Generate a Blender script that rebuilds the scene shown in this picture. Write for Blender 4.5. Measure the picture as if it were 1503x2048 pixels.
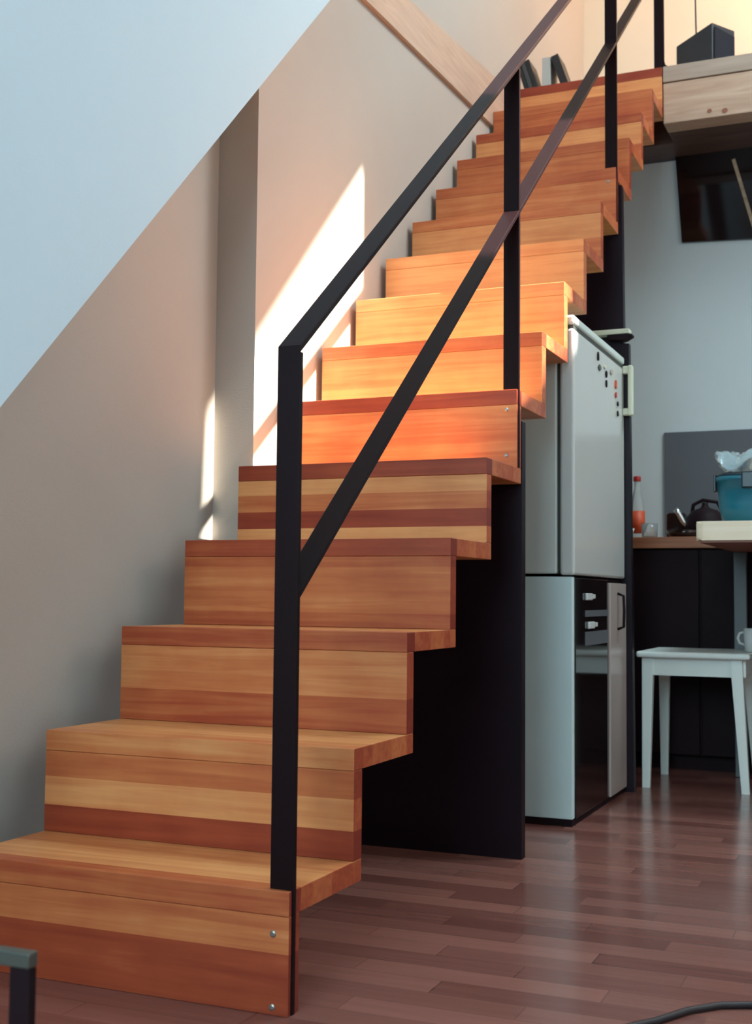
import bpy, bmesh, math, random
from mathutils import Vector, Matrix, Euler
random.seed(7)
for o in list(bpy.data.objects): bpy.data.objects.remove(o)
S = bpy.context.scene
C = S.collection

# ------------------------------------------------------------------ camera
cd = bpy.data.cameras.new('camera'); cam = bpy.data.objects.new('camera', cd); C.objects.link(cam)
cam.location = (1.62780, -1.84589, 0.68723)
cam.rotation_euler = (1.6377, -0.0092, 0.4025)
cd.sensor_fit = 'HORIZONTAL'; cd.sensor_width = 36.0
cd.lens = 36.0 * 2477.84 / 1503.0
cd.clip_start = 0.05
cd.dof.use_dof = True; cd.dof.focus_distance = 2.75; cd.dof.aperture_fstop = 9.0
S.camera = cam

# ------------------------------------------------------------------ light and exposure
S.view_settings.view_transform = 'Standard'; S.view_settings.look = 'None'
S.view_settings.gamma = 1.0; S.view_settings.use_curve_mapping = False
S.view_settings.exposure = 0.52
w = bpy.data.worlds.new('sky'); S.world = w; w.use_nodes = True
bg = w.node_tree.nodes['Background']; bg.inputs[0].default_value = (0.55, 0.75, 1.0, 1); bg.inputs[1].default_value = 1.5

SUN = Vector((-1.0, 0.004, -1.30)).normalized()      # direction in which the sunlight travels
def sun(energy):
    l = bpy.data.lights.new('sun', 'SUN'); l.energy = energy; l.angle = 0.012; l.color = (1.0, 0.95, 0.84)
    o = bpy.data.objects.new('sun', l); C.objects.link(o)
    o.rotation_euler = SUN.to_track_quat('-Z', 'Y').to_euler(); o.location = (3, 1.5, 7)
sun(23.0)
def area(name, loc, target, sx, sy, power, col, spread=180):
    l = bpy.data.lights.new(name, 'AREA'); l.shape = 'RECTANGLE'; l.size = sx; l.size_y = sy
    l.energy = power; l.color = col; l.spread = math.radians(spread)
    o = bpy.data.objects.new(name, l); C.objects.link(o); o.location = loc
    o.rotation_euler = (Vector(target) - Vector(loc)).to_track_quat('-Z', 'Y').to_euler()
    return o
area('window_light_front', (0.6, -3.7, 2.0), (0.4, 1.0, 1.1), 2.4, 1.8, 112, (0.60, 0.87, 1.0))
area('window_light_right', (4.0, 0.6, 2.3), (0.3, 2.2, 1.2), 2.4, 1.6, 20, (1.0, 0.86, 0.74))
area('kitchen_fill', (2.6, 2.5, 4.6), (0.9, 3.3, 0.8), 1.2, 1.2, 80, (0.70, 0.91, 1.0))  # unseen fill added below the ceiling to brighten the kitchen
area('loft_lamp', (1.7, 4.5, 4.6), (0.9, 5.0, 3.4), 0.5, 0.5, 25, (1.0, 0.55, 0.28))

# ------------------------------------------------------------------ materials
def new_mat(name):
    m = bpy.data.materials.new(name); m.use_nodes = True
    return m, m.node_tree, m.node_tree.nodes['Principled BSDF']
def plain(name, col, rough=0.5, metal=0.0, bump=0.0, bscale=60.0, var=0.0, coat=0.0, vscale=5.0, spec=0.5):
    m, t, b = new_mat(name); N, L = t.nodes, t.links
    b.inputs['Roughness'].default_value = rough; b.inputs['Metallic'].default_value = metal
    b.inputs['Coat Weight'].default_value = coat; b.inputs['Specular IOR Level'].default_value = spec
    tc = N.new('ShaderNodeTexCoord'); nz = N.new('ShaderNodeTexNoise'); nz.inputs['Scale'].default_value = vscale
    nz.inputs['Detail'].default_value = 4
    L.new(tc.outputs['Object'], nz.inputs['Vector'])
    mr = N.new('ShaderNodeMapRange'); mr.inputs[3].default_value = 1 - var; mr.inputs[4].default_value = 1 + var
    L.new(nz.outputs['Fac'], mr.inputs[0])
    mx = N.new('ShaderNodeVectorMath'); mx.operation = 'SCALE'; mx.inputs[0].default_value = col
    L.new(mr.outputs[0], mx.inputs['Scale']); L.new(mx.outputs[0], b.inputs['Base Color'])
    if bump:
        n2 = N.new('ShaderNodeTexNoise'); n2.inputs['Scale'].default_value = bscale; n2.inputs['Detail'].default_value = 3
        L.new(tc.outputs['Object'], n2.inputs['Vector'])
        bp = N.new('ShaderNodeBump'); bp.inputs['Strength'].default_value = bump; bp.inputs['Distance'].default_value = 0.003
        L.new(n2.outputs['Fac'], bp.inputs['Height']); L.new(bp.outputs[0], b.inputs['Normal'])
    return m
TONES = [(0.0, (0.21, 0.026, 0.012)), (0.35, (0.37, 0.066, 0.024)), (0.65, (0.56, 0.165, 0.054)), (1.0, (0.78, 0.355, 0.130))]
def tone_ramp(N):
    r = N.new('ShaderNodeValToRGB'); e = r.color_ramp.elements
    e[0].position = 0; e[0].color = (*TONES[0][1], 1); e[1].position = 1; e[1].color = (*TONES[3][1], 1)
    for p, c in TONES[1:3]:
        k = e.new(p); k.color = (*c, 1)
    return r
def wood_strips(name, axis, bands=None, width=0.045, seed=0.0, lo=0.3, hi=0.85, rough=0.42, board=0.55):
    """laminated beech: strips stacked along `axis` ('Y' or 'Z'), grain along X. bands = [(start, tone), ...]"""
    m, t, b = new_mat(name); N, L = t.nodes, t.links
    tc = N.new('ShaderNodeTexCoord'); sp = N.new('ShaderNodeSeparateXYZ'); L.new(tc.outputs['Object'], sp.inputs[0])
    ax = sp.outputs[axis]
    if bands:
        z0, z1 = bands[0][0], bands[-1][0]
        mr = N.new('ShaderNodeMapRange'); mr.inputs[1].default_value = z0; mr.inputs[2].default_value = z1
        L.new(ax, mr.inputs[0])
        cr = N.new('ShaderNodeValToRGB'); cr.color_ramp.interpolation = 'CONSTANT'; e = cr.color_ramp.elements
        e[0].position = 0; e[0].color = (bands[0][1],) * 3 + (1,)
        e[1].position = (bands[1][0] - z0) / (z1 - z0); e[1].color = (bands[1][1],) * 3 + (1,)
        for z, tn in bands[2:-1]:
            k = e.new((z - z0) / (z1 - z0)); k.color = (tn,) * 3 + (1,)
        L.new(mr.outputs[0], cr.inputs[0]); tone = cr.outputs[0]
    else:
        dv = N.new('ShaderNodeMath'); dv.operation = 'DIVIDE'; dv.inputs[1].default_value = width; L.new(ax, dv.inputs[0])
        fl = N.new('ShaderNodeMath'); fl.operation = 'FLOOR'; L.new(dv.outputs[0], fl.inputs[0])
        # every strip is made of boards of its own length
        off = N.new('ShaderNodeMath'); off.operation = 'MULTIPLY_ADD'; off.inputs[1].default_value = 0.37; L.new(fl.outputs[0], off.inputs[0])
        xs = N.new('ShaderNodeMath'); xs.operation = 'DIVIDE'; xs.inputs[1].default_value = board; L.new(sp.outputs['X'], xs.inputs[0])
        L.new(xs.outputs[0], off.inputs[2])
        fx = N.new('ShaderNodeMath'); fx.operation = 'FLOOR'; L.new(off.outputs[0], fx.inputs[0])
        cb = N.new('ShaderNodeCombineXYZ'); L.new(fx.outputs[0], cb.inputs[0]); L.new(fl.outputs[0], cb.inputs[1]); cb.inputs[2].default_value = seed
        wn = N.new('ShaderNodeTexWhiteNoise'); L.new(cb.outputs[0], wn.inputs['Vector'])
        mr = N.new('ShaderNodeMapRange'); mr.inputs[3].default_value = lo; mr.inputs[4].default_value = hi
        L.new(wn.outputs['Value'], mr.inputs[0]); tone = mr.outputs[0]
    mp = N.new('ShaderNodeMapping'); mp.inputs['Scale'].default_value = (3.0, 60, 60); mp.inputs['Location'].default_value = (seed, seed, 0)
    L.new(tc.outputs['Object'], mp.inputs[0])
    g = N.new('ShaderNodeTexNoise'); g.inputs['Scale'].default_value = 1.0; g.inputs['Detail'].default_value = 5; g.inputs['Distortion'].default_value = 0.6
    L.new(mp.outputs[0], g.inputs['Vector'])
    g2 = N.new('ShaderNodeTexNoise'); g2.inputs['Scale'].default_value = 9.0; g2.inputs['Detail'].default_value = 3; L.new(tc.outputs['Object'], g2.inputs['Vector'])
    gm = N.new('ShaderNodeMapRange'); gm.inputs[1].default_value = 0.3; gm.inputs[2].default_value = 0.7
    gm.inputs[3].default_value = -0.11; gm.inputs[4].default_value = 0.11; L.new(g.outputs['Fac'], gm.inputs[0])
    gm2 = N.new('ShaderNodeMapRange'); gm2.inputs[1].default_value = 0.3; gm2.inputs[2].default_value = 0.7
    gm2.inputs[3].default_value = -0.06; gm2.inputs[4].default_value = 0.06; L.new(g2.outputs['Fac'], gm2.inputs[0])
    a1 = N.new('ShaderNodeMath'); a1.operation = 'ADD'; L.new(tone, a1.inputs[0]); L.new(gm.outputs[0], a1.inputs[1])
    a2 = N.new('ShaderNodeMath'); a2.operation = 'ADD'; L.new(a1.outputs[0], a2.inputs[0]); L.new(gm2.outputs[0], a2.inputs[1])
    # end grain is darker, and the shade on faces turned sideways is painted in
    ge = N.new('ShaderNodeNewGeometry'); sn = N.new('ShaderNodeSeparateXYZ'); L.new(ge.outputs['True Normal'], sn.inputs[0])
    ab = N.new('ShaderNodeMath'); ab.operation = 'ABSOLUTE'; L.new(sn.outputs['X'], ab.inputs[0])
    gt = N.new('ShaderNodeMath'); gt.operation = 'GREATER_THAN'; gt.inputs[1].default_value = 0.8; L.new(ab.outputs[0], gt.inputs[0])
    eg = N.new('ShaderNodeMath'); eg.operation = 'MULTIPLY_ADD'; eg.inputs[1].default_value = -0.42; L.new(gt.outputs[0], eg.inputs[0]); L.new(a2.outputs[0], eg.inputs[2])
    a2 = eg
    r = tone_ramp(N); L.new(a2.outputs[0], r.inputs[0]); L.new(r.outputs[0], b.inputs['Base Color'])
    b.inputs['Roughness'].default_value = rough; b.inputs['Specular IOR Level'].default_value = 0.35
    bp = N.new('ShaderNodeBump'); bp.inputs['Strength'].default_value = 0.08; bp.inputs['Distance'].default_value = 0.002
    L.new(g.outputs['Fac'], bp.inputs['Height']); L.new(bp.outputs[0], b.inputs['Normal'])
    return m
def pale_wood(name, c0, c1, axis_scale=(2, 30, 30), rough=0.5, knots=False):
    m, t, b = new_mat(name); N, L = t.nodes, t.links
    tc = N.new('ShaderNodeTexCoord'); mp = N.new('ShaderNodeMapping'); mp.inputs['Scale'].default_value = axis_scale
    L.new(tc.outputs['Object'], mp.inputs[0])
    g = N.new('ShaderNodeTexNoise'); g.inputs['Scale'].default_value = 1; g.inputs['Detail'].default_value = 5; g.inputs['Distortion'].default_value = 1.2
    L.new(mp.outputs[0], g.inputs['Vector'])
    r = N.new('ShaderNodeValToRGB'); r.color_ramp.elements[0].position = 0.3; r.color_ramp.elements[1].position = 0.7
    r.color_ramp.elements[0].color = (*c0, 1); r.color_ramp.elements[1].color = (*c1, 1)
    L.new(g.outputs['Fac'], r.inputs[0]); L.new(r.outputs[0], b.inputs['Base Color'])
    b.inputs['Roughness'].default_value = rough
    return m
def floor_mat():
    m, t, b = new_mat('parquet'); N, L = t.nodes, t.links
    tc = N.new('ShaderNodeTexCoord'); sp = N.new('ShaderNodeSeparateXYZ'); L.new(tc.outputs['Object'], sp.inputs[0])
    def math_(op, a, bb=None, cc=None):
        n = N.new('ShaderNodeMath'); n.operation = op
        for k, v in enumerate((a, bb, cc)):
            if v is None: continue
            if isinstance(v, (int, float)): n.inputs[k].default_value = v
            else: L.new(v, n.inputs[k])
        return n.outputs[0]
    ys = math_('DIVIDE', sp.outputs['Y'], 0.072); row = math_('FLOOR', ys); fy = math_('FRACT', ys)
    xs = math_('MULTIPLY_ADD', row, 0.381, math_('DIVIDE', sp.outputs['X'], 0.46)); col = math_('FLOOR', xs); fx = math_('FRACT', xs)
    cb = N.new('ShaderNodeCombineXYZ'); L.new(col, cb.inputs[0]); L.new(row, cb.inputs[1])
    wn = N.new('ShaderNodeTexWhiteNoise'); L.new(cb.outputs[0], wn.inputs['Vector'])
    mp = N.new('ShaderNodeMapping'); mp.inputs['Scale'].default_value = (4, 50, 1); L.new(tc.outputs['Object'], mp.inputs[0])
    g = N.new('ShaderNodeTexNoise'); g.inputs['Scale'].default_value = 1; g.inputs['Detail'].default_value = 5; L.new(mp.outputs[0], g.inputs['Vector'])
    tone = math_('MULTIPLY_ADD', g.outputs['Fac'], 0.35, math_('MULTIPLY', wn.outputs['Value'], 0.7))
    r = N.new('ShaderNodeValToRGB'); e = r.color_ramp.elements
    e[0].position = 0.05; e[0].color = (0.15, 0.050, 0.040, 1); e[1].position = 1.0; e[1].color = (0.34, 0.145, 0.112, 1)
    L.new(tone, r.inputs[0])
    gap = math_('MULTIPLY', math_('GREATER_THAN', fy, 0.03), math_('GREATER_THAN', fx, 0.006))
    gf = math_('MULTIPLY_ADD', gap, 0.25, 0.75)
    mx = N.new('ShaderNodeVectorMath'); mx.operation = 'SCALE'; L.new(r.outputs[0], mx.inputs[0]); L.new(gf, mx.inputs['Scale'])
    L.new(mx.outputs[0], b.inputs['Base Color'])
    rr = N.new('ShaderNodeMapRange'); rr.inputs[3].default_value = 0.14; rr.inputs[4].default_value = 0.27; L.new(g.outputs['Fac'], rr.inputs[0])
    L.new(rr.outputs[0], b.inputs['Roughness']); b.inputs['Specular IOR Level'].default_value = 0.55
    bp = N.new('ShaderNodeBump'); bp.inputs['Strength'].default_value = 0.12; bp.inputs['Distance'].default_value = 0.002
    L.new(math_('ADD', math_('MULTIPLY', g.outputs['Fac'], 0.3), gap), bp.inputs['Height']); L.new(bp.outputs[0], b.inputs['Normal'])
    return m
M = dict(
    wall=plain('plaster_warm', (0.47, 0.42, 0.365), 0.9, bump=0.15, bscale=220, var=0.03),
    white=plain('plaster_white', (0.82, 0.84, 0.85), 0.85, bump=0.1, bscale=200, var=0.02),
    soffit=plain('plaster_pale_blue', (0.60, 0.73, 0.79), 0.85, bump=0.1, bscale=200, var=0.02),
    kitchen=plain('plaster_cool', (0.56, 0.61, 0.61), 0.9, bump=0.15, bscale=200, var=0.03),
    loftwall=plain('plaster_cream', (0.74, 0.64, 0.50), 0.9, bump=0.12, bscale=200, var=0.03),
    floor=floor_mat(),
    black=plain('black_paint', (0.012, 0.004, 0.006), 0.6, var=0.1, spec=0.15),
    steel=plain('black_steel', (0.011, 0.004, 0.005), 0.45, spec=0.10),
    rail_gloss=plain('handrail_paint', (0.011, 0.004, 0.005), 0.42, spec=0.5),
    blackboard=plain('black_board', (0.010, 0.004, 0.008), 0.45, spec=0.2, bump=0.05, bscale=90, var=0.3),
    bolt=plain('bolt_zinc', (0.35, 0.33, 0.30), 0.35, metal=0.8),
    fridge=plain('fridge_enamel', (0.62, 0.69, 0.64), 0.35, bump=0.04, bscale=400, var=0.02),
    fridge_front=plain('fridge_front_gloss', (0.57, 0.58, 0.54), 0.16, var=0.02),
    cream=plain('cream_plastic', (0.66, 0.66, 0.50), 0.4),
    gasket=plain('dark_seal', (0.05, 0.055, 0.045), 0.6),
    unit=plain('pale_board', (0.60, 0.74, 0.72), 0.5, var=0.03),
    gloss_black=plain('gloss_black', (0.010, 0.005, 0.005), 0.08),
    beige=plain('beige_front', (0.48, 0.40, 0.36), 0.22, var=0.03),
    stool=plain('white_lacquer', (0.80, 0.86, 0.80), 0.35, var=0.03),
    worktop=pale_wood('worktop_wood', (0.22, 0.075, 0.03), (0.36, 0.14, 0.06)),
    tabletop=pale_wood('table_edge_birch', (0.86, 0.70, 0.48), (0.95, 0.82, 0.62)),
    tableunder=pale_wood('table_underside', (0.25, 0.08, 0.045), (0.33, 0.12, 0.07)),
    beam=pale_wood('spruce_beam', (0.42, 0.25, 0.165), (0.54, 0.36, 0.25), (3, 14, 30)),
    strut=pale_wood('spruce_purlin', (0.42, 0.30, 0.23), (0.54, 0.40, 0.31), (14, 2.5, 30)),
    cap=pale_wood('spruce_cap', (0.33, 0.235, 0.175), (0.43, 0.32, 0.245)),
    grey=plain('grey_panel', (0.095, 0.10, 0.11), 0.6, var=0.05),
    greyleg=plain('grey_metal', (0.085, 0.095, 0.095), 0.4, metal=0.2, var=0.1),
    stick=pale_wood('stick_wood', (0.25, 0.16, 0.09), (0.42, 0.29, 0.18)),
    teal=plain('teal_plastic', (0.012, 0.15, 0.21), 0.3, var=0.1),
    teal_dark=plain('dark_teal_plastic', (0.01, 0.022, 0.03), 0.35),
    red=plain('red_plastic', (0.45, 0.02, 0.015), 0.35),
    redlabel=plain('orange_red_label', (0.62, 0.08, 0.02), 0.5, var=0.15),
    shadewood=pale_wood('shaded_boards', (0.07, 0.035, 0.025), (0.11, 0.055, 0.038)),  # shade under the loft painted into the board colour
    steel_bright=plain('bright_metal', (0.6, 0.62, 0.62), 0.2, metal=0.9),
    paper=plain('pale_cover', (0.45, 0.44, 0.40), 0.6, var=0.1),
    dark_cover=plain('dark_cover', (0.012, 0.011, 0.012), 0.5, var=0.1),
    dark_cover2=plain('dark_grey_cover', (0.05, 0.05, 0.052), 0.5, var=0.1),
    speaker=plain('speaker_charcoal', (0.020, 0.020, 0.024), 0.5, bump=0.1, bscale=400),
    speaker_front=plain('speaker_front', (0.012, 0.014, 0.022), 0.25),
    table_dark=plain('dark_table_top', (0.06, 0.062, 0.05), 0.35, var=0.1),
    cable=plain('cable_rubber', (0.012, 0.008, 0.010), 0.5),
    china=plain('pale_china', (0.62, 0.64, 0.62), 0.25),
    brownglass=plain('dark_bottle', (0.02, 0.008, 0.006), 0.12),
    blanket=plain('terracotta', (0.25, 0.09, 0.05), 0.7),
)
def glass(name, col, rough=0.05, alpha=0.35):
    m, t, b = new_mat(name)
    b.inputs['Base Color'].default_value = (*col, 1); b.inputs['Roughness'].default_value = rough
    b.inputs['Transmission Weight'].default_value = 0.8; b.inputs['IOR'].default_value = 1.3
    return m
M['film'] = glass('clear_film', (0.80, 0.92, 0.95), 0.2)
M['clear'] = glass('clear_bottle', (0.85, 0.88, 0.86), 0.05)

# ------------------------------------------------------------------ mesh helpers
def bx(bm, x0, x1, y0, y1, z0, z1, bev=0.0, seg=2):
    v = [bm.verts.new((x, y, z)) for x in (x0, x1) for y in (y0, y1) for z in (z0, z1)]
    fs = [(0, 1, 3, 2), (4, 6, 7, 5), (0, 4, 5, 1), (2, 3, 7, 6), (0, 2, 6, 4), (1, 5, 7, 3)]
    F = [bm.faces.new([v[i] for i in f]) for f in fs]
    if bev:
        ed = {e for f in F for e in f.edges}
        bmesh.ops.bevel(bm, geom=list(ed), offset=bev, segments=seg, affect='EDGES', profile=0.5)
def prism(bm, poly, d, bev=0.0):
    """poly: list of 3-D points in one plane, d: extrusion vector"""
    d = Vector(d); a = [bm.verts.new(Vector(p)) for p in poly]; b = [bm.verts.new(Vector(p) + d) for p in poly]
    n = len(poly); F = [bm.faces.new(a), bm.faces.new(list(reversed(b)))]
    for i in range(n): F.append(bm.faces.new([a[i], b[i], b[(i + 1) % n], a[(i + 1) % n]]))
    if bev:
        ed = {e for f in F for e in f.edges}
        bmesh.ops.bevel(bm, geom=list(ed), offset=bev, segments=2, affect='EDGES', profile=0.5)
def lathe(bm, prof, c=(0, 0, 0), n=32, sx=1.0, sy=1.0):
    rings = []
    for r, z in prof:
        rings.append([bm.verts.new((c[0] + sx * r * math.cos(2 * math.pi * k / n), c[1] + sy * r * math.sin(2 * math.pi * k / n), c[2] + z)) for k in range(n)])
    for a, b in zip(rings, rings[1:]):
        for k in range(n): bm.faces.new([a[k], a[(k + 1) % n], b[(k + 1) % n], b[k]])
    bm.faces.new(list(reversed(rings[0]))); bm.faces.new(rings[-1])
def tube(bm, pts, r, n=10, closed_caps=True):
    pts = [Vector(p) for p in pts]; rings = []; up = None
    for i, p in enumerate(pts):
        t = (pts[min(i + 1, len(pts) - 1)] - pts[max(i - 1, 0)]).normalized()
        if up is None: up = t.orthogonal().normalized()
        up = (up - up.dot(t) * t).normalized(); s = t.cross(up)
        rings.append([bm.verts.new(p + r * (math.cos(2 * math.pi * k / n) * up + math.sin(2 * math.pi * k / n) * s)) for k in range(n)])
    for a, b in zip(rings, rings[1:]):
        for k in range(n): bm.faces.new([a[k], a[(k + 1) % n], b[(k + 1) % n], b[k]])
    bm.faces.new(list(reversed(rings[0]))); bm.faces.new(rings[-1])
def obj(name, bm, mat, parent=None, smooth=False, kind=None, label=None):
    bmesh.ops.recalc_face_normals(bm, faces=bm.faces)
    me = bpy.data.meshes.new(name); bm.to_mesh(me); bm.free()
    me.materials.append(mat)
    if smooth:
        for p in me.polygons: p.use_smooth = True
    o = bpy.data.objects.new(name, me); C.objects.link(o)
    if parent:
        o.parent = parent
        root = parent
        off = Vector(root.location)
        while root.parent: root = root.parent; off += Vector(root.location)
        # children are modelled in world coordinates: move the mesh, keep material coordinates through location
        o.location = -off
    if kind: o['kind'] = kind
    if label: o['label'] = label
    return o
def thing(name, label, cat, loc=(0, 0, 0), group=None):
    o = bpy.data.objects.new(name, None); C.objects.link(o); o.location = loc; o.empty_display_size = 0.1
    o['label'] = label; o['category'] = cat
    if group: o['group'] = group
    return o
def tag(o, label, cat, group=None):
    o['label'] = label; o['category'] = cat
    if group: o['group'] = group
    return o
def B(): return bmesh.new()
def box(name, mat, parent, *d, bev=0.0, **k):
    bm = B(); bx(bm, *d, bev=bev); return obj(name, bm, mat, parent, **k)

# ------------------------------------------------------------------ room shell
XP, XR = -0.02, -0.145            # face of the wall beside the upper stairs / of the recessed lower wall
YC = 1.150                       # where the wall steps forward
CEIL, XE, YB, YF, YK = 4.8, 4.2, -4.0, 5.0, 3.95
Y = [0.0, 0.2555, 0.5147, 0.7749, 1.0346, 1.2904, 1.5405, 1.789, 2.0372, 2.2842, 2.5276, 2.7682, 3.0077, 3.2456, 3.4836, 3.7216]
Z = [0.0, 0.2004, 0.4047, 0.6116, 0.8172, 1.0263, 1.2352, 1.4405, 1.6438, 1.8446, 2.0438, 2.2411, 2.4355, 2.6247, 2.8132, 3.0]
W, TR, TT = 0.6928, 0.0378, 0.0406
st = 'structure'
box('floor', M['floor'], None, -0.6, XE + 0.1, YB - 0.1, YF + 0.2, -0.1, 0.0, kind=st)
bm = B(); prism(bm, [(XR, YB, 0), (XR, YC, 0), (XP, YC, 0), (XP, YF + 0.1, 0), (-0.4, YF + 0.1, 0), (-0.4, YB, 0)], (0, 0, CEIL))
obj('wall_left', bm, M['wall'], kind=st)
box('wall_kitchen', M['kitchen'], None, XP, XE, YK, YK + 0.1, 0, 2.74, kind=st)
box('wall_loft', M['loftwall'], None, XP, XE, YF, YF + 0.1, 3.0, CEIL, kind=st)
box('wall_right', M['white'], None, XE, XE + 0.1, YB, YF + 0.1, 0, CEIL, kind=st)
box('wall_front', M['white'], None, -0.4, XE + 0.1, YB - 0.1, YB, 0, CEIL, kind=st)
# ceiling with a roof light: its opening is what lets the sun in
def back(x, y, z):
    k = (CEIL - z) / -SUN.z
    return (x - SUN.x * k, y - SUN.y * k)
k45 = 1.0
pA = back(XP, 1.880, 2.110); pB = back(XP, 1.116, 1.345); pC = back(0.70, 1.06, 1.10); pD = back(0.70, 1.880, 1.44)
hole = [pA, pB, pC, pD]
bm = B()
outer = [(-0.4, YB - 0.1), (XE + 0.1, YB - 0.1), (XE + 0.1, YF + 0.1), (-0.4, YF + 0.1)]
# hole corner order matched to outer corners: near-left, near-right, far-right, far-left
hc = [pB, pC, pD, pA]
for z, flip in ((CEIL, False), (CEIL + 0.02, True)):
    vo = [bm.verts.new((x, y, z)) for x, y in outer]; vh = [bm.verts.new((x, y, z)) for x, y in hc]
    for i in range(4):
        f = [vo[i], vo[(i + 1) % 4], vh[(i + 1) % 4], vh[i]]
        bm.faces.new(f)
    if z == CEIL: lo_o, lo_h = vo, vh
    else:
        for i in range(4):
            bm.faces.new([lo_o[i], lo_o[(i + 1) % 4], vo[(i + 1) % 4], vo[i]]); bm.faces.new([lo_h[i], lo_h[(i + 1) % 4], vh[(i + 1) % 4], vh[i]])
obj('ceiling', bm, M['white'], kind=st)
# sloping white roof soffit over the lower left, its lower edge rises at 45 degrees
def slope():
    e0 = Vector((0.12, -0.0572, 1.0214)); e1 = Vector((0.12, 1.3156, 2.4146)); d = (e1 - e0).normalized()
    sl = (e1.z - e0.z) / (e1.y - e0.y)
    ytop = e0.y + (CEIL - e0.z) / sl; yfoot = e0.y - e0.z / sl
    bm = B()
    prism(bm, [(0.12, yfoot, 0.0), (0.12, ytop, CEIL), (0.12, YB, CEIL), (0.12, YB, 0.0)], (XP - 0.122, 0, 0))
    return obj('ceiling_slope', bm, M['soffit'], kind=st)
slope()
# loft floor edge
t = thing('loft_beam', 'pale knotty spruce beam with a grey board on top carrying the loft right of the stair head', 'beam', (1.4, 3.56, 2.74))
bm = B(); bx(bm, W + 0.004, XE, 3.485, 3.60, 2.745, 2.925, bev=0.003); bmo = obj('beam_timber', bm, M['beam'], t)
bm = B(); bx(bm, W + 0.004, XE, 3.48, 3.60, 2.928, 3.0, bev=0.003); obj('top_board', bm, M['cap'], t)
for kx, kz, kr in ((0.893, 2.775, 0.009), (0.957, 2.767, 0.011)):
    bm = B(); n = 14
    vs = [bm.verts.new((kx + kr * math.cos(2 * math.pi * i / n) * 1.1, 3.4835, kz + kr * math.sin(2 * math.pi * i / n))) for i in range(n)]
    bm.faces.new(vs); r = bmesh.ops.extrude_face_region(bm, geom=bm.faces[:]); bmesh.ops.translate(bm, verts=[v for v in r['geom'] if isinstance(v, bmesh.types.BMVert)], vec=(0, 0.003, 0))
    obj('knot', bm, M['blanket'], t)
box('floor_loft', M['shadewood'], None, XP, XE, 3.745, YF, 2.75, 2.998, kind=st)
bm = B(); bx(bm, W + 0.004, XE, 3.602, 3.744, 2.751, 2.998); obj('floor_loft_edge', bm, M['shadewood'], kind=st)
# purlin along the left wall
bm = B(); prism(bm, [(XP + 0.0005, 1.2, 2.650), (XP + 0.0005, 3.70, 2.775), (XP + 0.0005, 3.70, 3.03), (XP + 0.0005, 1.2, 2.745)], (0.018, 0, 0), bev=0.001)
tag(obj('wall_purlin', bm, M['strut']), 'pale timber running up along the left wall above the upper stair treads', 'timber')

# ------------------------------------------------------------------ staircase
stairs = thing('staircase', 'straight flight of fifteen laminated wooden steps rising from the parquet floor to the loft', 'staircase', (W / 2, 0, 0))
RB = {  # riser strips from bottom (0) to underside of the tread (1): (upper limit, tone)
    1: [(0.62, 0.26), (0.86, 0.62), (1, 0.55)], 2: [(0.33, 0.20), (0.68, 0.80), (1, 0.55)], 3: [(0.42, 0.45), (1, 0.70)],
    4: [(0.20, 0.45), (0.85, 0.62), (1, 0.50)], 5: [(0.24, 0.92), (0.50, 0.16), (0.76, 0.62), (1, 0.85)], 6: [(0.7, 0.66), (1, 0.74)],
    7: [(0.5, 0.90), (1, 0.86)], 8: [(0.4, 0.96), (1, 0.92)], 9: [(0.6, 0.96), (1, 0.98)], 10: [(0.45, 0.66), (1, 0.88)],
    11: [(0.5, 0.56), (1, 0.70)], 12: [(0.55, 0.50), (1, 0.58)], 13: [(0.4, 0.58), (1, 0.84)], 14: [(0.35, 0.60), (1, 0.52)], 15: [(0.3, 0.62), (1, 0.80)]}
TE = {1: 0.48, 2: 0.72, 3: 0.40, 4: 0.32, 5: 0.22, 6: 0.28, 7: 0.60, 8: 0.92, 9: 0.90, 10: 0.66, 11: 0.52, 12: 0.50, 13: 0.42, 14: 0.55, 15: 0.12}
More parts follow.
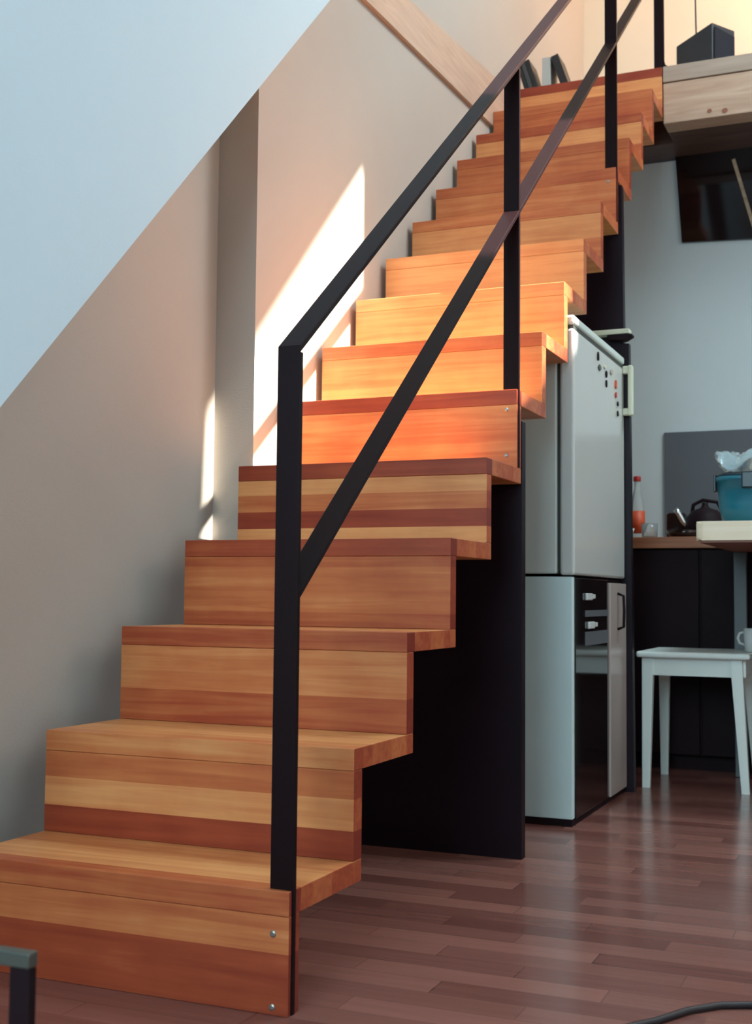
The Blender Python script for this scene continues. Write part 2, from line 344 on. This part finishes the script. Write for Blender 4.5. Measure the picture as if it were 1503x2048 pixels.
for i in range(1, 16):
    y0, y1 = Y[i - 1], Y[i] if i < 15 else 3.742 - TR
    zt = Z[i]; zb = Z[i - 1]
    # tread, with a slot for the flat post on steps 1, 6, 11
    bm = B(); ye = y1 + (TR if i < 15 else TR - 0.001)
    poly = [(0, y0), (W, y0)]
    slot = [(W, y0 + 0.0095), (0.6505, y0 + 0.0095), (0.6505, y0 + 0.0225), (W, y0 + 0.0225)]
    if i in (1, 6, 11): poly += slot
    poly += [(W, ye), (0, ye)]
    prism(bm, [(x, y, zt - TT) for x, y in poly], (0, 0, TT), bev=0.0015)
    bands = [(y0 - 0.01, TE[i]), (y0 + 0.042, 0)]
    yy = y0 + 0.042; rb = [(y0 - 0.01, TE[i])]
    while yy < ye:
        rb.append((yy, random.uniform(0.78, 1.0))); yy += random.uniform(0.038, 0.052)
    rb.append((ye + 0.02, 0))
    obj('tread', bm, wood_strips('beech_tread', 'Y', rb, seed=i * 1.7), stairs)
    # riser
    bm = B()
    if i in (1, 6, 11): prism(bm, [(x, y, zb + 0.0005) for x, y in [(0, y0), (W, y0)] + slot + [(W, y0 + TR), (0, y0 + TR)]], (0, 0, zt - TT - zb - 0.001), bev=0.0006)
    else: bx(bm, 0, W, y0, y0 + TR, zb + 0.0005, zt - TT - 0.0005, bev=0.0012)
    h = zt - TT - zb; rb = [(zb, RB[i][0][1])]
    for k in range(1, len(RB[i])): rb.append((zb + RB[i][k - 1][0] * h, RB[i][k][1]))
    rb.append((zt, 0))
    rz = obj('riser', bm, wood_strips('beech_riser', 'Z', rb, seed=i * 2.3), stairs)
    if i in (1, 6, 11):
        for q in (0.055, 0.79) if i == 1 else (0.17, 0.80):
            zc = zb + (zt - zb) * (0.02 + q * 0.8) if i == 1 else zb + (zt - zb) * q * 0.93
            bm = B(); r = 0.0055; n = 16
            a = [bm.verts.new((0.664 + r * math.cos(2 * math.pi * k / n), y0 + 0.002, zc + r * math.sin(2 * math.pi * k / n))) for k in range(n)]
            b2 = [bm.verts.new((v.co.x, y0 - 0.0015, v.co.z)) for v in a]
            c2 = [bm.verts.new((0.664 + 0.6 * (v.co.x - 0.664), y0 - 0.0028, zc + 0.6 * (v.co.z - zc))) for v in a]
            for k in range(n):
                bm.faces.new([a[k], a[(k + 1) % n], b2[(k + 1) % n], b2[k]]); bm.faces.new([b2[k], b2[(k + 1) % n], c2[(k + 1) % n], c2[k]])
            bm.faces.new(c2); bm.faces.new(list(reversed(a)))
            obj('bolt', bm, M['bolt'], rz, label='small grey bolt head')
# black supporting panels under the flight
bm = B(); bx(bm, 0.0, 0.694, 1.334, 1.368, 0.0, Z[5] - TT - 0.001 + 0.17, bev=0.001)
# keep clear of the riser above: the panel stops right under tread 6's underside
obj('support_panel', bm, M['blackboard'], stairs, label='black panel standing on the floor under the fifth and sixth step')
bm = B(); prism(bm, [(0, 2.590, 0), (0.736, 2.590, 0), (0.724, 2.590, 1.605), (0.706, 2.590, 1.605), (0.700, 2.590, Z[10] + 0.15), (0, 2.590, Z[10] + 0.15)], (0, 0.035, 0))
obj('support_panel', bm, M['blackboard'], stairs, label='black panel behind the fridge up to the tenth step')

# ------------------------------------------------------------------ railing
rail = thing('stair_railing', 'black flat steel railing bolted along the right side of the wooden stairs', 'railing', (0.66, 0.04, 0))
PX0, PX1, PT = 0.6513, 0.6950, 0.011
def zh(y): return 1.103 + 0.787 * (y - 0.02)
def zm(y): return 0.680 + 0.802 * (y - 0.02)
posts = [(Y[0] + 0.0105, 0.0), (Y[5] + 0.0105, Z[5] + 0.001), (Y[10] + 0.0105, Z[10] + 0.001), (Y[14] + TR, 3.001)]
for k, (py, pz) in enumerate(posts):
    zt = zh(py) + 0.002
    bm = B(); bx(bm, PX0, PX1, py, py + PT, pz, zt, bev=0.0012)
    pst = obj('post', bm, M['steel'], rail)
    if k == 3:
        bm = B(); bx(bm, 0.60, 0.735, py - 0.012, py + 0.05, 3.0008, 3.008, bev=0.002)
        prism(bm, [(PX1, py, 3.008), (PX1 + 0.045, py, 3.008), (PX1 + 0.02, py, 3.014), (PX1 + 0.006, py, 3.024), (PX1, py, 3.045)], (0, PT, 0))
        obj('foot_plate', bm, M['steel'], pst)
def strip(zf, ya, yb, name, th=0.010, mt='steel'):
    bm = B(); nz = th / math.cos(math.atan(0.8))
    prism(bm, [(PX0, ya, zf(ya)), (PX0, yb, zf(yb)), (PX0, yb, zf(yb) + nz), (PX0, ya, zf(ya) + nz)], (PX1 - PX0, 0, 0), bev=0.0012)
    return obj(name, bm, M[mt], rail)
strip(zh, Y[0] + 0.0105, 3.60, 'handrail')
strip(zm, posts[0][0] + PT, posts[1][0], 'middle_rail'); strip(zm, posts[1][0] + PT, posts[2][0], 'middle_rail'); strip(zm, posts[2][0] + PT, posts[3][0], 'middle_rail')

# ------------------------------------------------------------------ fridge and lower cabinet
f = thing('fridge', 'white fridge under the stairs with magnets on its door and a cream bar handle', 'fridge', (0.4, 2.2, 0.752))
FX = 0.709
bm = B(); bx(bm, 0.12, 0.654, 1.846, 2.575, 0.757, 1.515, bev=0.006)
obj('body', bm, M['fridge'], f)
bm = B(); bx(bm, 0.6545, 0.6635, 1.854, 2.57, 0.765, 1.50); obj('door_seal', bm, M['gasket'], f)
bm = B(); bx(bm, 0.664, FX, 1.842, 2.578, 0.753, 1.511, bev=0.008, seg=3); door = obj('door', bm, M['fridge_front'], f)
bm = B(); bx(bm, 0.10, FX + 0.002, 1.838, 2.578, 1.523, 1.552, bev=0.008, seg=3); obj('top_panel', bm, M['fridge'], f, label='white cap above a dark gap')
bm = B(); bx(bm, 0.60, FX - 0.004, 1.850, 2.57, 1.5115, 1.5225); obj('dark_gap', bm, M['gasket'], f)
bm = B()
bx(bm, FX, FX + 0.028, 2.545, 2.570, 1.487, 1.515, bev=0.004); bx(bm, FX, FX + 0.028, 2.545, 2.570, 1.337, 1.362, bev=0.004)
bx(bm, FX + 0.020, FX + 0.036, 2.542, 2.573, 1.335, 1.517, bev=0.005)
obj('handle', bm, M['cream'], door, label='cream bar handle')
mg = [(2.16, 1.478, .010, .016, 'black'), (2.18, 1.446, .018, .010, 'greyleg'), (2.26, 1.462, .014, .008, 'cream'), (2.28, 1.440, .012, .012, 'black'), (2.28, 1.408, .009, .014, 'black'),
      (2.36, 1.462, .018, .011, 'beige'), (2.43, 1.427, .014, .017, 'redlabel'), (2.43, 1.392, .011, .011, 'red'), (2.46, 1.366, .010, .009, 'black'), (2.46, 1.330, .010, .011, 'black')]
mcol = {'black': 'black', 'greyleg': 'grey', 'cream': 'cream', 'beige': 'beige', 'redlabel': 'orange-red', 'red': 'red'}
mdesc = ['black magnet at the left end of the cluster on the fridge door', 'grey magnet just below the leftmost black one on the fridge door', 'cream magnet in the middle of the cluster on the fridge door',
         'black magnet beside the cream one on the fridge door', 'small black magnet hanging lowest in the left half of the cluster', 'beige magnet at the top right of the cluster near the handle',
         'orange-red magnet near the fridge handle', 'red magnet right under the orange-red one', 'black magnet below the two red ones on the fridge', 'lowest black magnet on the fridge door beside the handle foot']
for (my, mz, hw, hh, mt), ds in zip(mg, mdesc):
    bm = B(); n = 8; ph = random.uniform(0, 1)
    pts = [(FX + 0.0004, my + hw * math.cos(2 * math.pi * k / n + ph) * random.uniform(.75, 1.1), mz + hh * math.sin(2 * math.pi * k / n + ph) * random.uniform(.75, 1.1)) for k in range(n)]
    prism(bm, pts, (0.004, 0, 0)); o = obj('fridge_magnet', bm, M[mt]); tag(o, ds, 'magnet', 'magnets on the fridge door')
bt = thing('wall_bracket', 'small cream and black bracket sticking out above the far end of the fridge', 'bracket', (0.70, 2.56, 1.5))
bm = B(); bx(bm, 0.60, 0.735, 2.540, 2.588, 1.632, 1.650, bev=0.003); obj('cream_shelf', bm, M['cream'], bt)
bm = B(); prism(bm, [(0.655, 2.540, 1.630), (0.745, 2.540, 1.630), (0.745, 2.540, 1.622), (0.720, 2.540, 1.608), (0.66, 2.540, 1.614)], (0, 0.045, 0), bev=0.002)
obj('underside', bm, M['black'], bt, label='black underside')
u = thing('base_cabinet', 'floor cabinet under the fridge with a pale side, black front and beige door', 'cabinet', (0.4, 2.2, 0))
bm = B(); bx(bm, 0.10, 0.702, 1.842, 1.870, 0.022, 0.748, bev=0.002); obj('side_panel', bm, M['unit'], u, label='pale blue-white side')
bm = B(); bx(bm, 0.10, 0.690, 1.871, 2.585, 0.04, 0.748); obj('body', bm, M['black'], u)
bm = B(); bx(bm, 0.12, 0.700, 1.846, 2.585, 0.0, 0.021); obj('plinth', bm, M['black'], u)
bm = B(); bx(bm, 0.691, 0.706, 1.871, 2.325, 0.02, 0.745, bev=0.002); bd = obj('black_door', bm, M['gloss_black'], u)
for (ay, az, ln) in ((1.99, 0.688, 0.075), (2.02, 0.598, 0.075)):
    bm = B(); bx(bm, 0.706, 0.714, ay, ay + ln, az - 0.011, az + 0.011, bev=0.003); bx(bm, 0.7065, 0.712, ay + 0.09, ay + 0.12, az - 0.006, az + 0.008, bev=0.002)
    obj('pull', bm, M['china'], bd, label='small white pull')
bm = B(); bx(bm, 0.707, 0.7085, 1.985, 2.30, 0.625, 0.645); bx(bm, 0.707, 0.7085, 1.985, 2.30, 0.535, 0.578)
obj('trim_strip', bm, M['grey'], bd, label='dark grey strips across the black door')
bm = B(); bx(bm, 0.691, 0.712, 2.328, 2.583, 0.02, 0.735, bev=0.002); dd = obj('beige_door', bm, M['beige'], u)
bm = B(); tube(bm, [(0.712, 2.44, 0.70), (0.733, 2.44, 0.692), (0.735, 2.44, 0.64), (0.733, 2.44, 0.585), (0.712, 2.44, 0.577)], 0.005); obj('handle', bm, M['black'], dd, smooth=True, label='dark bow handle')

# ------------------------------------------------------------------ kitchen
cb = thing('kitchen_cabinet', 'black kitchen base cabinet against the far wall behind the white stool', 'cabinet', (1.3, 3.5, 0))
bm = B(); bx(bm, 0.30, 2.6, 3.24, YK - 0.002, 0.06, 0.885); obj('carcass', bm, M['black'], cb)
bm = B(); bx(bm, 0.30, 2.6, 3.28, YK - 0.01, 0.0, 0.058); obj('plinth', bm, M['black'], cb)
for k in range(4):
    a = 0.31 + k * 0.57; bm = B(); bx(bm, a, a + 0.56, 3.22, 3.239, 0.065, 0.88, bev=0.002); obj('door', bm, M['black'], cb)
bm = B(); bx(bm, 0.29, 2.62, 3.20, YK - 0.002, 0.886, 0.932, bev=0.003)
tag(obj('worktop', bm, M['worktop']), 'reddish brown wooden worktop on the black kitchen cabinet', 'worktop')
box('splash_panel', M['grey'], None, 0.612, 2.3, YK - 0.012, YK - 0.001, 0.934, 1.452)
tag(bpy.data.objects['splash_panel'], 'dark grey splashback panel on the wall above the worktop', 'panel')
pc = thing('wall_picture', 'dark glossy framed panel hanging on the kitchen wall below the loft', 'picture', (1.1, YK - 0.01, 2.55))
bm = B(); prism(bm, [(0.672, YK - 0.022, 2.775), (0.700, YK - 0.022, 2.340), (1.50, YK - 0.022, 2.300), (1.50, YK - 0.022, 2.72)], (0, 0.02, 0), bev=0.002); obj('panel', bm, M['gloss_black'], pc)
bm = B(); prism(bm, [(0.930, YK - 0.030, 2.70), (0.945, YK - 0.030, 2.705), (1.045, YK - 0.030, 2.33), (1.030, YK - 0.030, 2.325)], (0, 0.008, 0)); obj('batten', bm, M['stick'], pc, label='thin pale slanting batten')

def bottle(name, x, y, z, prof, mat, label, cap=None, lab=None):
    t = thing(name, label, 'bottle', (x, y, z), 'bottles on the worktop')
    bm = B(); lathe(bm, prof, (x, y, z)); obj('glass_body', bm, mat, t, smooth=True)
    zt = prof[-1][1]; r = prof[-1][0]
    if cap: bm = B(); lathe(bm, [(r + .003, zt - 0.018), (r + .004, zt - 0.016), (r + .004, zt + 0.001), (r + .002, zt + 0.004)], (x, y, z)); obj('cap', bm, cap, t, smooth=True)
    if lab:
        bm = B(); lathe(bm, [(lab[2], lab[0]), (lab[2], lab[1])], (x, y, z)); obj('label_band', bm, lab[3], t, smooth=True)
pf = [(0.024, 0.0), (0.030, 0.004), (0.031, 0.02), (0.030, 0.13), (0.026, 0.165), (0.018, 0.20), (0.0125, 0.225), (0.012, 0.262), (0.0125, 0.272)]
bottle('bottle', 0.572, 3.50, 0.933, pf, M['clear'], 'clear bottle with red cap and orange-red label next to the fridge', M['red'], (0.03, 0.125, 0.0325, M['redlabel']))
pf2 = [(0.028, 0.0), (0.034, 0.004), (0.035, 0.02), (0.034, 0.11), (0.028, 0.145), (0.015, 0.20), (0.012, 0.25), (0.0125, 0.275)]
bottle('bottle', 0.528, 3.42, 0.933, pf2, M['brownglass'], 'dark brown bottle half hidden behind the edge of the fridge', M['brownglass'])
bm = B(); lathe(bm, [(0.02, 0), (0.045, 0.012), (0.055, 0.04), (0.052, 0.04), (0.042, 0.014), (0.01, 0.006)], (0.545, 3.30, 0.933)); tag(obj('bowl', bm, M['china'], smooth=True), 'small pale bowl at the left end of the worktop below the bottles', 'bowl')
bm = B(); lathe(bm, [(0.028, 0), (0.032, 0.004), (0.034, 0.062), (0.032, 0.062), (0.030, 0.008), (0.005, 0.006)], (0.655, 3.34, 0.933)); tag(obj('glass_tumbler', bm, M['clear'], smooth=True), 'clear tumbler on the worktop between bottles and kettle', 'glass')
bm = B(); bx(bm, 0.68, 0.76, 3.58, 3.66, 0.933, 1.055, bev=0.01)
tag(obj('storage_tin', bm, M['brownglass']), 'dark square tin on the worktop left of the kettle', 'tin')
kt = thing('kettle', 'black kettle with bright metal spout on the worktop before the grey panel', 'kettle', (0.85, 3.55, 0.933))
bm = B(); lathe(bm, [(0.075, 0), (0.088, 0.008), (0.09, 0.05), (0.078, 0.095), (0.055, 0.125), (0.02, 0.137), (0.012, 0.15), (0.014, 0.16)], (0.85, 3.55, 0.933)); obj('body', bm, M['black'], kt, smooth=True)
bm = B(); tube(bm, [(0.79, 3.52, 0.985), (0.765, 3.51, 1.01), (0.745, 3.50, 1.05), (0.735, 3.497, 1.065)], 0.012); obj('spout', bm, M['steel_bright'], kt, smooth=True)
bm = B(); tube(bm, [(0.79, 3.56, 1.02), (0.80, 3.56, 1.085), (0.84, 3.56, 1.105), (0.90, 3.56, 1.095), (0.93, 3.56, 1.04)], 0.008); obj('handle', bm, M['black'], kt, smooth=True)
bm = B(); lathe(bm, [(0.03, 0), (0.06, 0.006), (0.075, 0.03), (0.072, 0.03), (0.055, 0.009), (0.01, 0.004)], (0.80, 3.33, 0.933)); tag(obj('frying_bowl', bm, M['brownglass'], smooth=True), 'dark shallow bowl on the worktop in front of the kettle', 'bowl')

# bar table with pale edge
tb = thing('bar_table', 'high table with pale rounded birch edge standing at the right', 'table', (1.5, 2.5, 0))
def rounded(x0, x1, y0, y1, r, n=8):
    pts = []
    for cx, cy, a0 in ((x0 + r, y0 + r, math.pi), (x1 - r, y0 + r, 1.5 * math.pi), (x1 - r, y1 - r, 0), (x0 + r, y1 - r, .5 * math.pi)):
        for k in range(n + 1):
            a = a0 + k / n * math.pi / 2; pts.append((cx + r * math.cos(a), cy + r * math.sin(a)))
    return pts
bm = B(); prism(bm, [(x, y, 0.8745) for x, y in rounded(1.003, 2.1, 2.28, 3.19, 0.02)], (0, 0, 0.0625), bev=0.008); obj('table_top', bm, M['tabletop'], tb)
bm = B(); prism(bm, [(x, y, 0.868) for x, y in rounded(1.012, 2.09, 2.29, 3.18, 0.015)], (0, 0, 0.006)); obj('underside_board', bm, M['tableunder'], tb, label='reddish brown underside')
for lx, ly, lw in ((1.015, 3.137, 0.05), (1.98, 2.36, 0.04), (1.98, 3.1, 0.04)):
    bm = B(); bx(bm, lx, lx + lw, ly, ly + 0.03, 0.0, 0.867, bev=0.003)
    obj('leg', bm, M['greyleg'], tb)
# white stool
sl = thing('stool', 'white painted wooden stool with tapered legs standing in front of the black cabinet', 'stool', (0.93, 2.91, 0))
bm = B(); bx(bm, 0.722, 1.122, 2.70, 3.13, 0.470, 0.492, bev=0.008, seg=3); obj('seat', bm, M['stool'], sl)
bm = B()
bx(bm, 0.765, 1.085, 2.742, 2.760, 0.405, 0.469); bx(bm, 0.765, 1.085, 3.080, 3.098, 0.405, 0.469)
bx(bm, 0.745, 0.763, 2.765, 3.075, 0.405, 0.469); bx(bm, 1.083, 1.101, 2.765, 3.075, 0.405, 0.469); obj('apron', bm, M['stool'], sl)
for sx in (0, 1):
    for sy in (0, 1):
        tx = 0.758 if sx == 0 else 1.070; ty = 2.752 if sy == 0 else 3.087
        fx = 0.752 if sx == 0 else 1.100; fy = 2.735 if sy == 0 else 3.107
        bm = B(); a = []
        for (cx, cy, z, r) in ((fx, fy, 0.0, 0.0135), (tx, ty, 0.4685, 0.0205)):
            a.append([bm.verts.new((cx + dx * r, cy + dy * r, z)) for dx, dy in ((-1, -1), (1, -1), (1, 1), (-1, 1))])
        for k in range(4): bm.faces.new([a[0][k], a[0][(k + 1) % 4], a[1][(k + 1) % 4], a[1][k]])
        bm.faces.new(a[0]); bm.faces.new(a[1])
        bmesh.ops.bevel(bm, geom=[e for e in bm.edges if abs(e.verts[0].co.z - e.verts[1].co.z) > .3], offset=0.003, segments=2, affect='EDGES')
        obj('leg', bm, M['stool'], sl)
# teal box with clear film
cx0, cy0 = 1.155, 2.42
tl = thing('food_container', 'teal plastic container with dark clips and clear film on the pale table', 'container', (cx0, cy0, 0.938))
prof = [(0.072, 0), (0.083, 0.004), (0.094, 0.06), (0.098, 0.135), (0.101, 0.135), (0.102, 0.150), (0.090, 0.150), (0.08, 0.02), (0.01, 0.012)]
def rbox(prof, c, mat, parent, name, n=40, p=3.2, **k):
    bm = B(); rings = []
    for r, z in prof:
        ring = []
        for q in range(n):
            a = 2 * math.pi * q / n; cc, ss = math.cos(a), math.sin(a)
            d = (abs(cc) ** p + abs(ss) ** p) ** (-1 / p); ring.append(bm.verts.new((c[0] + r * d * cc, c[1] + r * d * ss, c[2] + z)))
        rings.append(ring)
    for a, b in zip(rings, rings[1:]):
        for q in range(n): bm.faces.new([a[q], a[(q + 1) % n], b[(q + 1) % n], b[q]])
    bm.faces.new(list(reversed(rings[0]))); bm.faces.new(rings[-1])
    return obj(name, bm, mat, parent, smooth=True, **k)
rbox(prof, (cx0, cy0, 0.938), M['teal'], tl, 'tub')
rbox([(0.098, 0.1505), (0.099, 0.156), (0.088, 0.163), (0.02, 0.165)], (cx0, cy0, 0.938), M['teal_dark'], tl, 'lid')
bm = B(); bx(bm, 1.145, 1.185, 2.302, 2.317, 1.045, 1.100, bev=0.005); obj('clip', bm, M['teal_dark'], tl, label='dark front clip')
bm = B(); bx(bm, 1.045, 1.054, 2.39, 2.44, 1.04, 1.10, bev=0.003); obj('clip', bm, M['teal_dark'], tl, label='dark side clip')
bm = B(); n = 26
g = {}
for i in range(n + 1):
    for j in range(n + 1):
        u_, v_ = i / n - .5, j / n - .5
        zz = 1.112 + 0.045 * (1 - (2 * abs(u_)) ** 3) * (1 - (2 * abs(v_)) ** 3) + 0.028 * math.sin(9 * u_ + 5 * v_) * math.cos(7 * v_ - 4 * u_) + random.uniform(-.004, .004)
        if i < 3: zz += 0.03 * (3 - i) / 3
        g[i, j] = bm.verts.new((cx0 + u_ * 0.20 + 0.01 * math.sin(12 * v_), cy0 + v_ * 0.17 + 0.008 * math.sin(10 * u_), zz + 0.012))
for i in range(n):
    for j in range(n): bm.faces.new([g[i, j], g[i + 1, j], g[i + 1, j + 1], g[i, j + 1]])
r = bmesh.ops.solidify(bm, geom=bm.faces[:], thickness=0.0012)
obj('film', bm, M['film'], tl, smooth=True, label='crumpled clear plastic film')
# white cup on a wall rail behind stool
cp = thing('cup', 'white cup on the stool seat at the right edge of the picture', 'cup', (1.085, 2.93, 0.493))
bm = B(); lathe(bm, [(0.024, 0), (0.030, 0.003), (0.036, 0.085), (0.033, 0.085), (0.027, 0.008), (0.004, 0.006)], (1.117, 2.86, 0.493)); obj('cup_body', bm, M['china'], cp, smooth=True)
bm = B(); tube(bm, [(1.086, 2.855, 0.565), (1.070, 2.85, 0.560), (1.064, 2.85, 0.543), (1.070, 2.85, 0.525), (1.087, 2.855, 0.518)], 0.005); obj('handle', bm, M['china'], cp, smooth=True)

# ------------------------------------------------------------------ loft things
sk = thing('loudspeaker', 'charcoal loudspeaker box standing on the loft edge board', 'speaker', (0.86, 3.68, 3.0))
bm = B(); prism(bm, [(0.742, 3.555, 3.001), (0.905, 3.500, 3.001), (0.985, 3.62, 3.001), (0.82, 3.68, 3.001)], (0, 0, 0.118), bev=0.004)
for v in bm.verts:
    if v.co.z > 3.06:
        tt = min(1, max(0, (v.co.x - 0.742) / 0.163)); v.co.z += 0.058 * tt - 0.006
obj('cabinet', bm, M['speaker'], sk)
bm = B(); prism(bm, [(0.912, 3.504, 3.012), (0.980, 3.606, 3.012), (0.980, 3.606, 3.135), (0.912, 3.504, 3.150)], (0.006, -0.004, 0)); obj('front_grille', bm, M['speaker_front'], sk)
bm = B(); tube(bm, [(0.835, 3.53, 3.002), (0.832, 3.53, 3.2), (0.826, 3.53, 3.6), (0.822, 3.53, 4.0), (0.82, 3.53, CEIL - 0.001)], 0.0035, n=8)
tag(obj('hanging_cord', bm, M['cable'], smooth=True), 'thin black cord hanging from the ceiling in front of the loudspeaker', 'cord')
# books behind the stair head
def book(x, y, lean, wd, ht, dp, mat, label):
    t = thing('book', label, 'book', (x, y, 3.0), 'books on the top step')
    Rm = Matrix.Translation((x, y, 3.0)) @ Matrix.Rotation(lean, 4, 'Y')
    def part(name, d, m):
        bm = B(); bx(bm, *d, bev=0.0015)
        for v in bm.verts: v.co = Rm @ v.co
        mn = min(v.co.z for v in bm.verts)
        obj(name, bm, m, t)
    lift = abs(math.sin(lean)) * 0.0 + 0.001
    up = wd * math.sin(lean) if lean > 0 else 0
    part('spine', (0, wd, 0, 0.008, lift + up, ht + up), mat)
    part('cover', (0, 0.004, 0.0085, dp, lift + up, ht + up), mat); part('cover', (wd - .004, wd, 0.0085, dp, lift + up, ht + up), mat)
    part('pages', (0.0045, wd - .0045, 0.009, dp - .006, lift + up + .003, ht + up - .003), M['paper'])
book(0.060, 3.545, -0.30, 0.019, 0.165, 0.13, M['dark_cover'], 'black leaning book leftmost in the row at the stair head')
book(0.0815, 3.545, -0.30, 0.019, 0.163, 0.13, M['dark_cover2'], 'dark grey leaning book, second from the left at the stair head')
book(0.103, 3.545, -0.30, 0.021, 0.165, 0.13, M['dark_cover'], 'black leaning book directly left of the grey upright one')
book(0.137, 3.545, 0.0, 0.038, 0.158, 0.13, M['paper'], 'thick grey upright book on the top step')
book(0.230, 3.545, -0.33, 0.036, 0.165, 0.13, M['dark_cover'], 'thick black book leaning against the grey one, right end of the row')

# ------------------------------------------------------------------ foreground
lt = thing('bench_frame', 'low dark flat steel bench frame cut by the lower left corner of the picture', 'bench', (0.55, -0.77, 0))
bm = B(); bx(bm, 0.25, 0.778, -0.768, -0.752, 0.2925, 0.309, bev=0.002); obj('top_bar', bm, M['table_dark'], lt)
for lx in (0.25, 0.752):
    bm = B(); bx(bm, lx, lx + 0.026, -0.766, -0.754, 0.0, 0.292, bev=0.001); obj('leg', bm, M['black'], lt)
bm = B(); tube(bm, [(1.02, -0.05, 0.006), (1.15, 0.09, 0.006), (1.245, 0.215, 0.006), (1.285, 0.29, 0.006), (1.33, 0.34, 0.006), (1.40, 0.375, 0.006), (1.50, 0.40, 0.006), (1.7, 0.42, 0.006)], 0.006)
tag(obj('floor_cable', bm, M['cable'], smooth=True), 'black cable lying on the parquet in the lower right corner', 'cable')
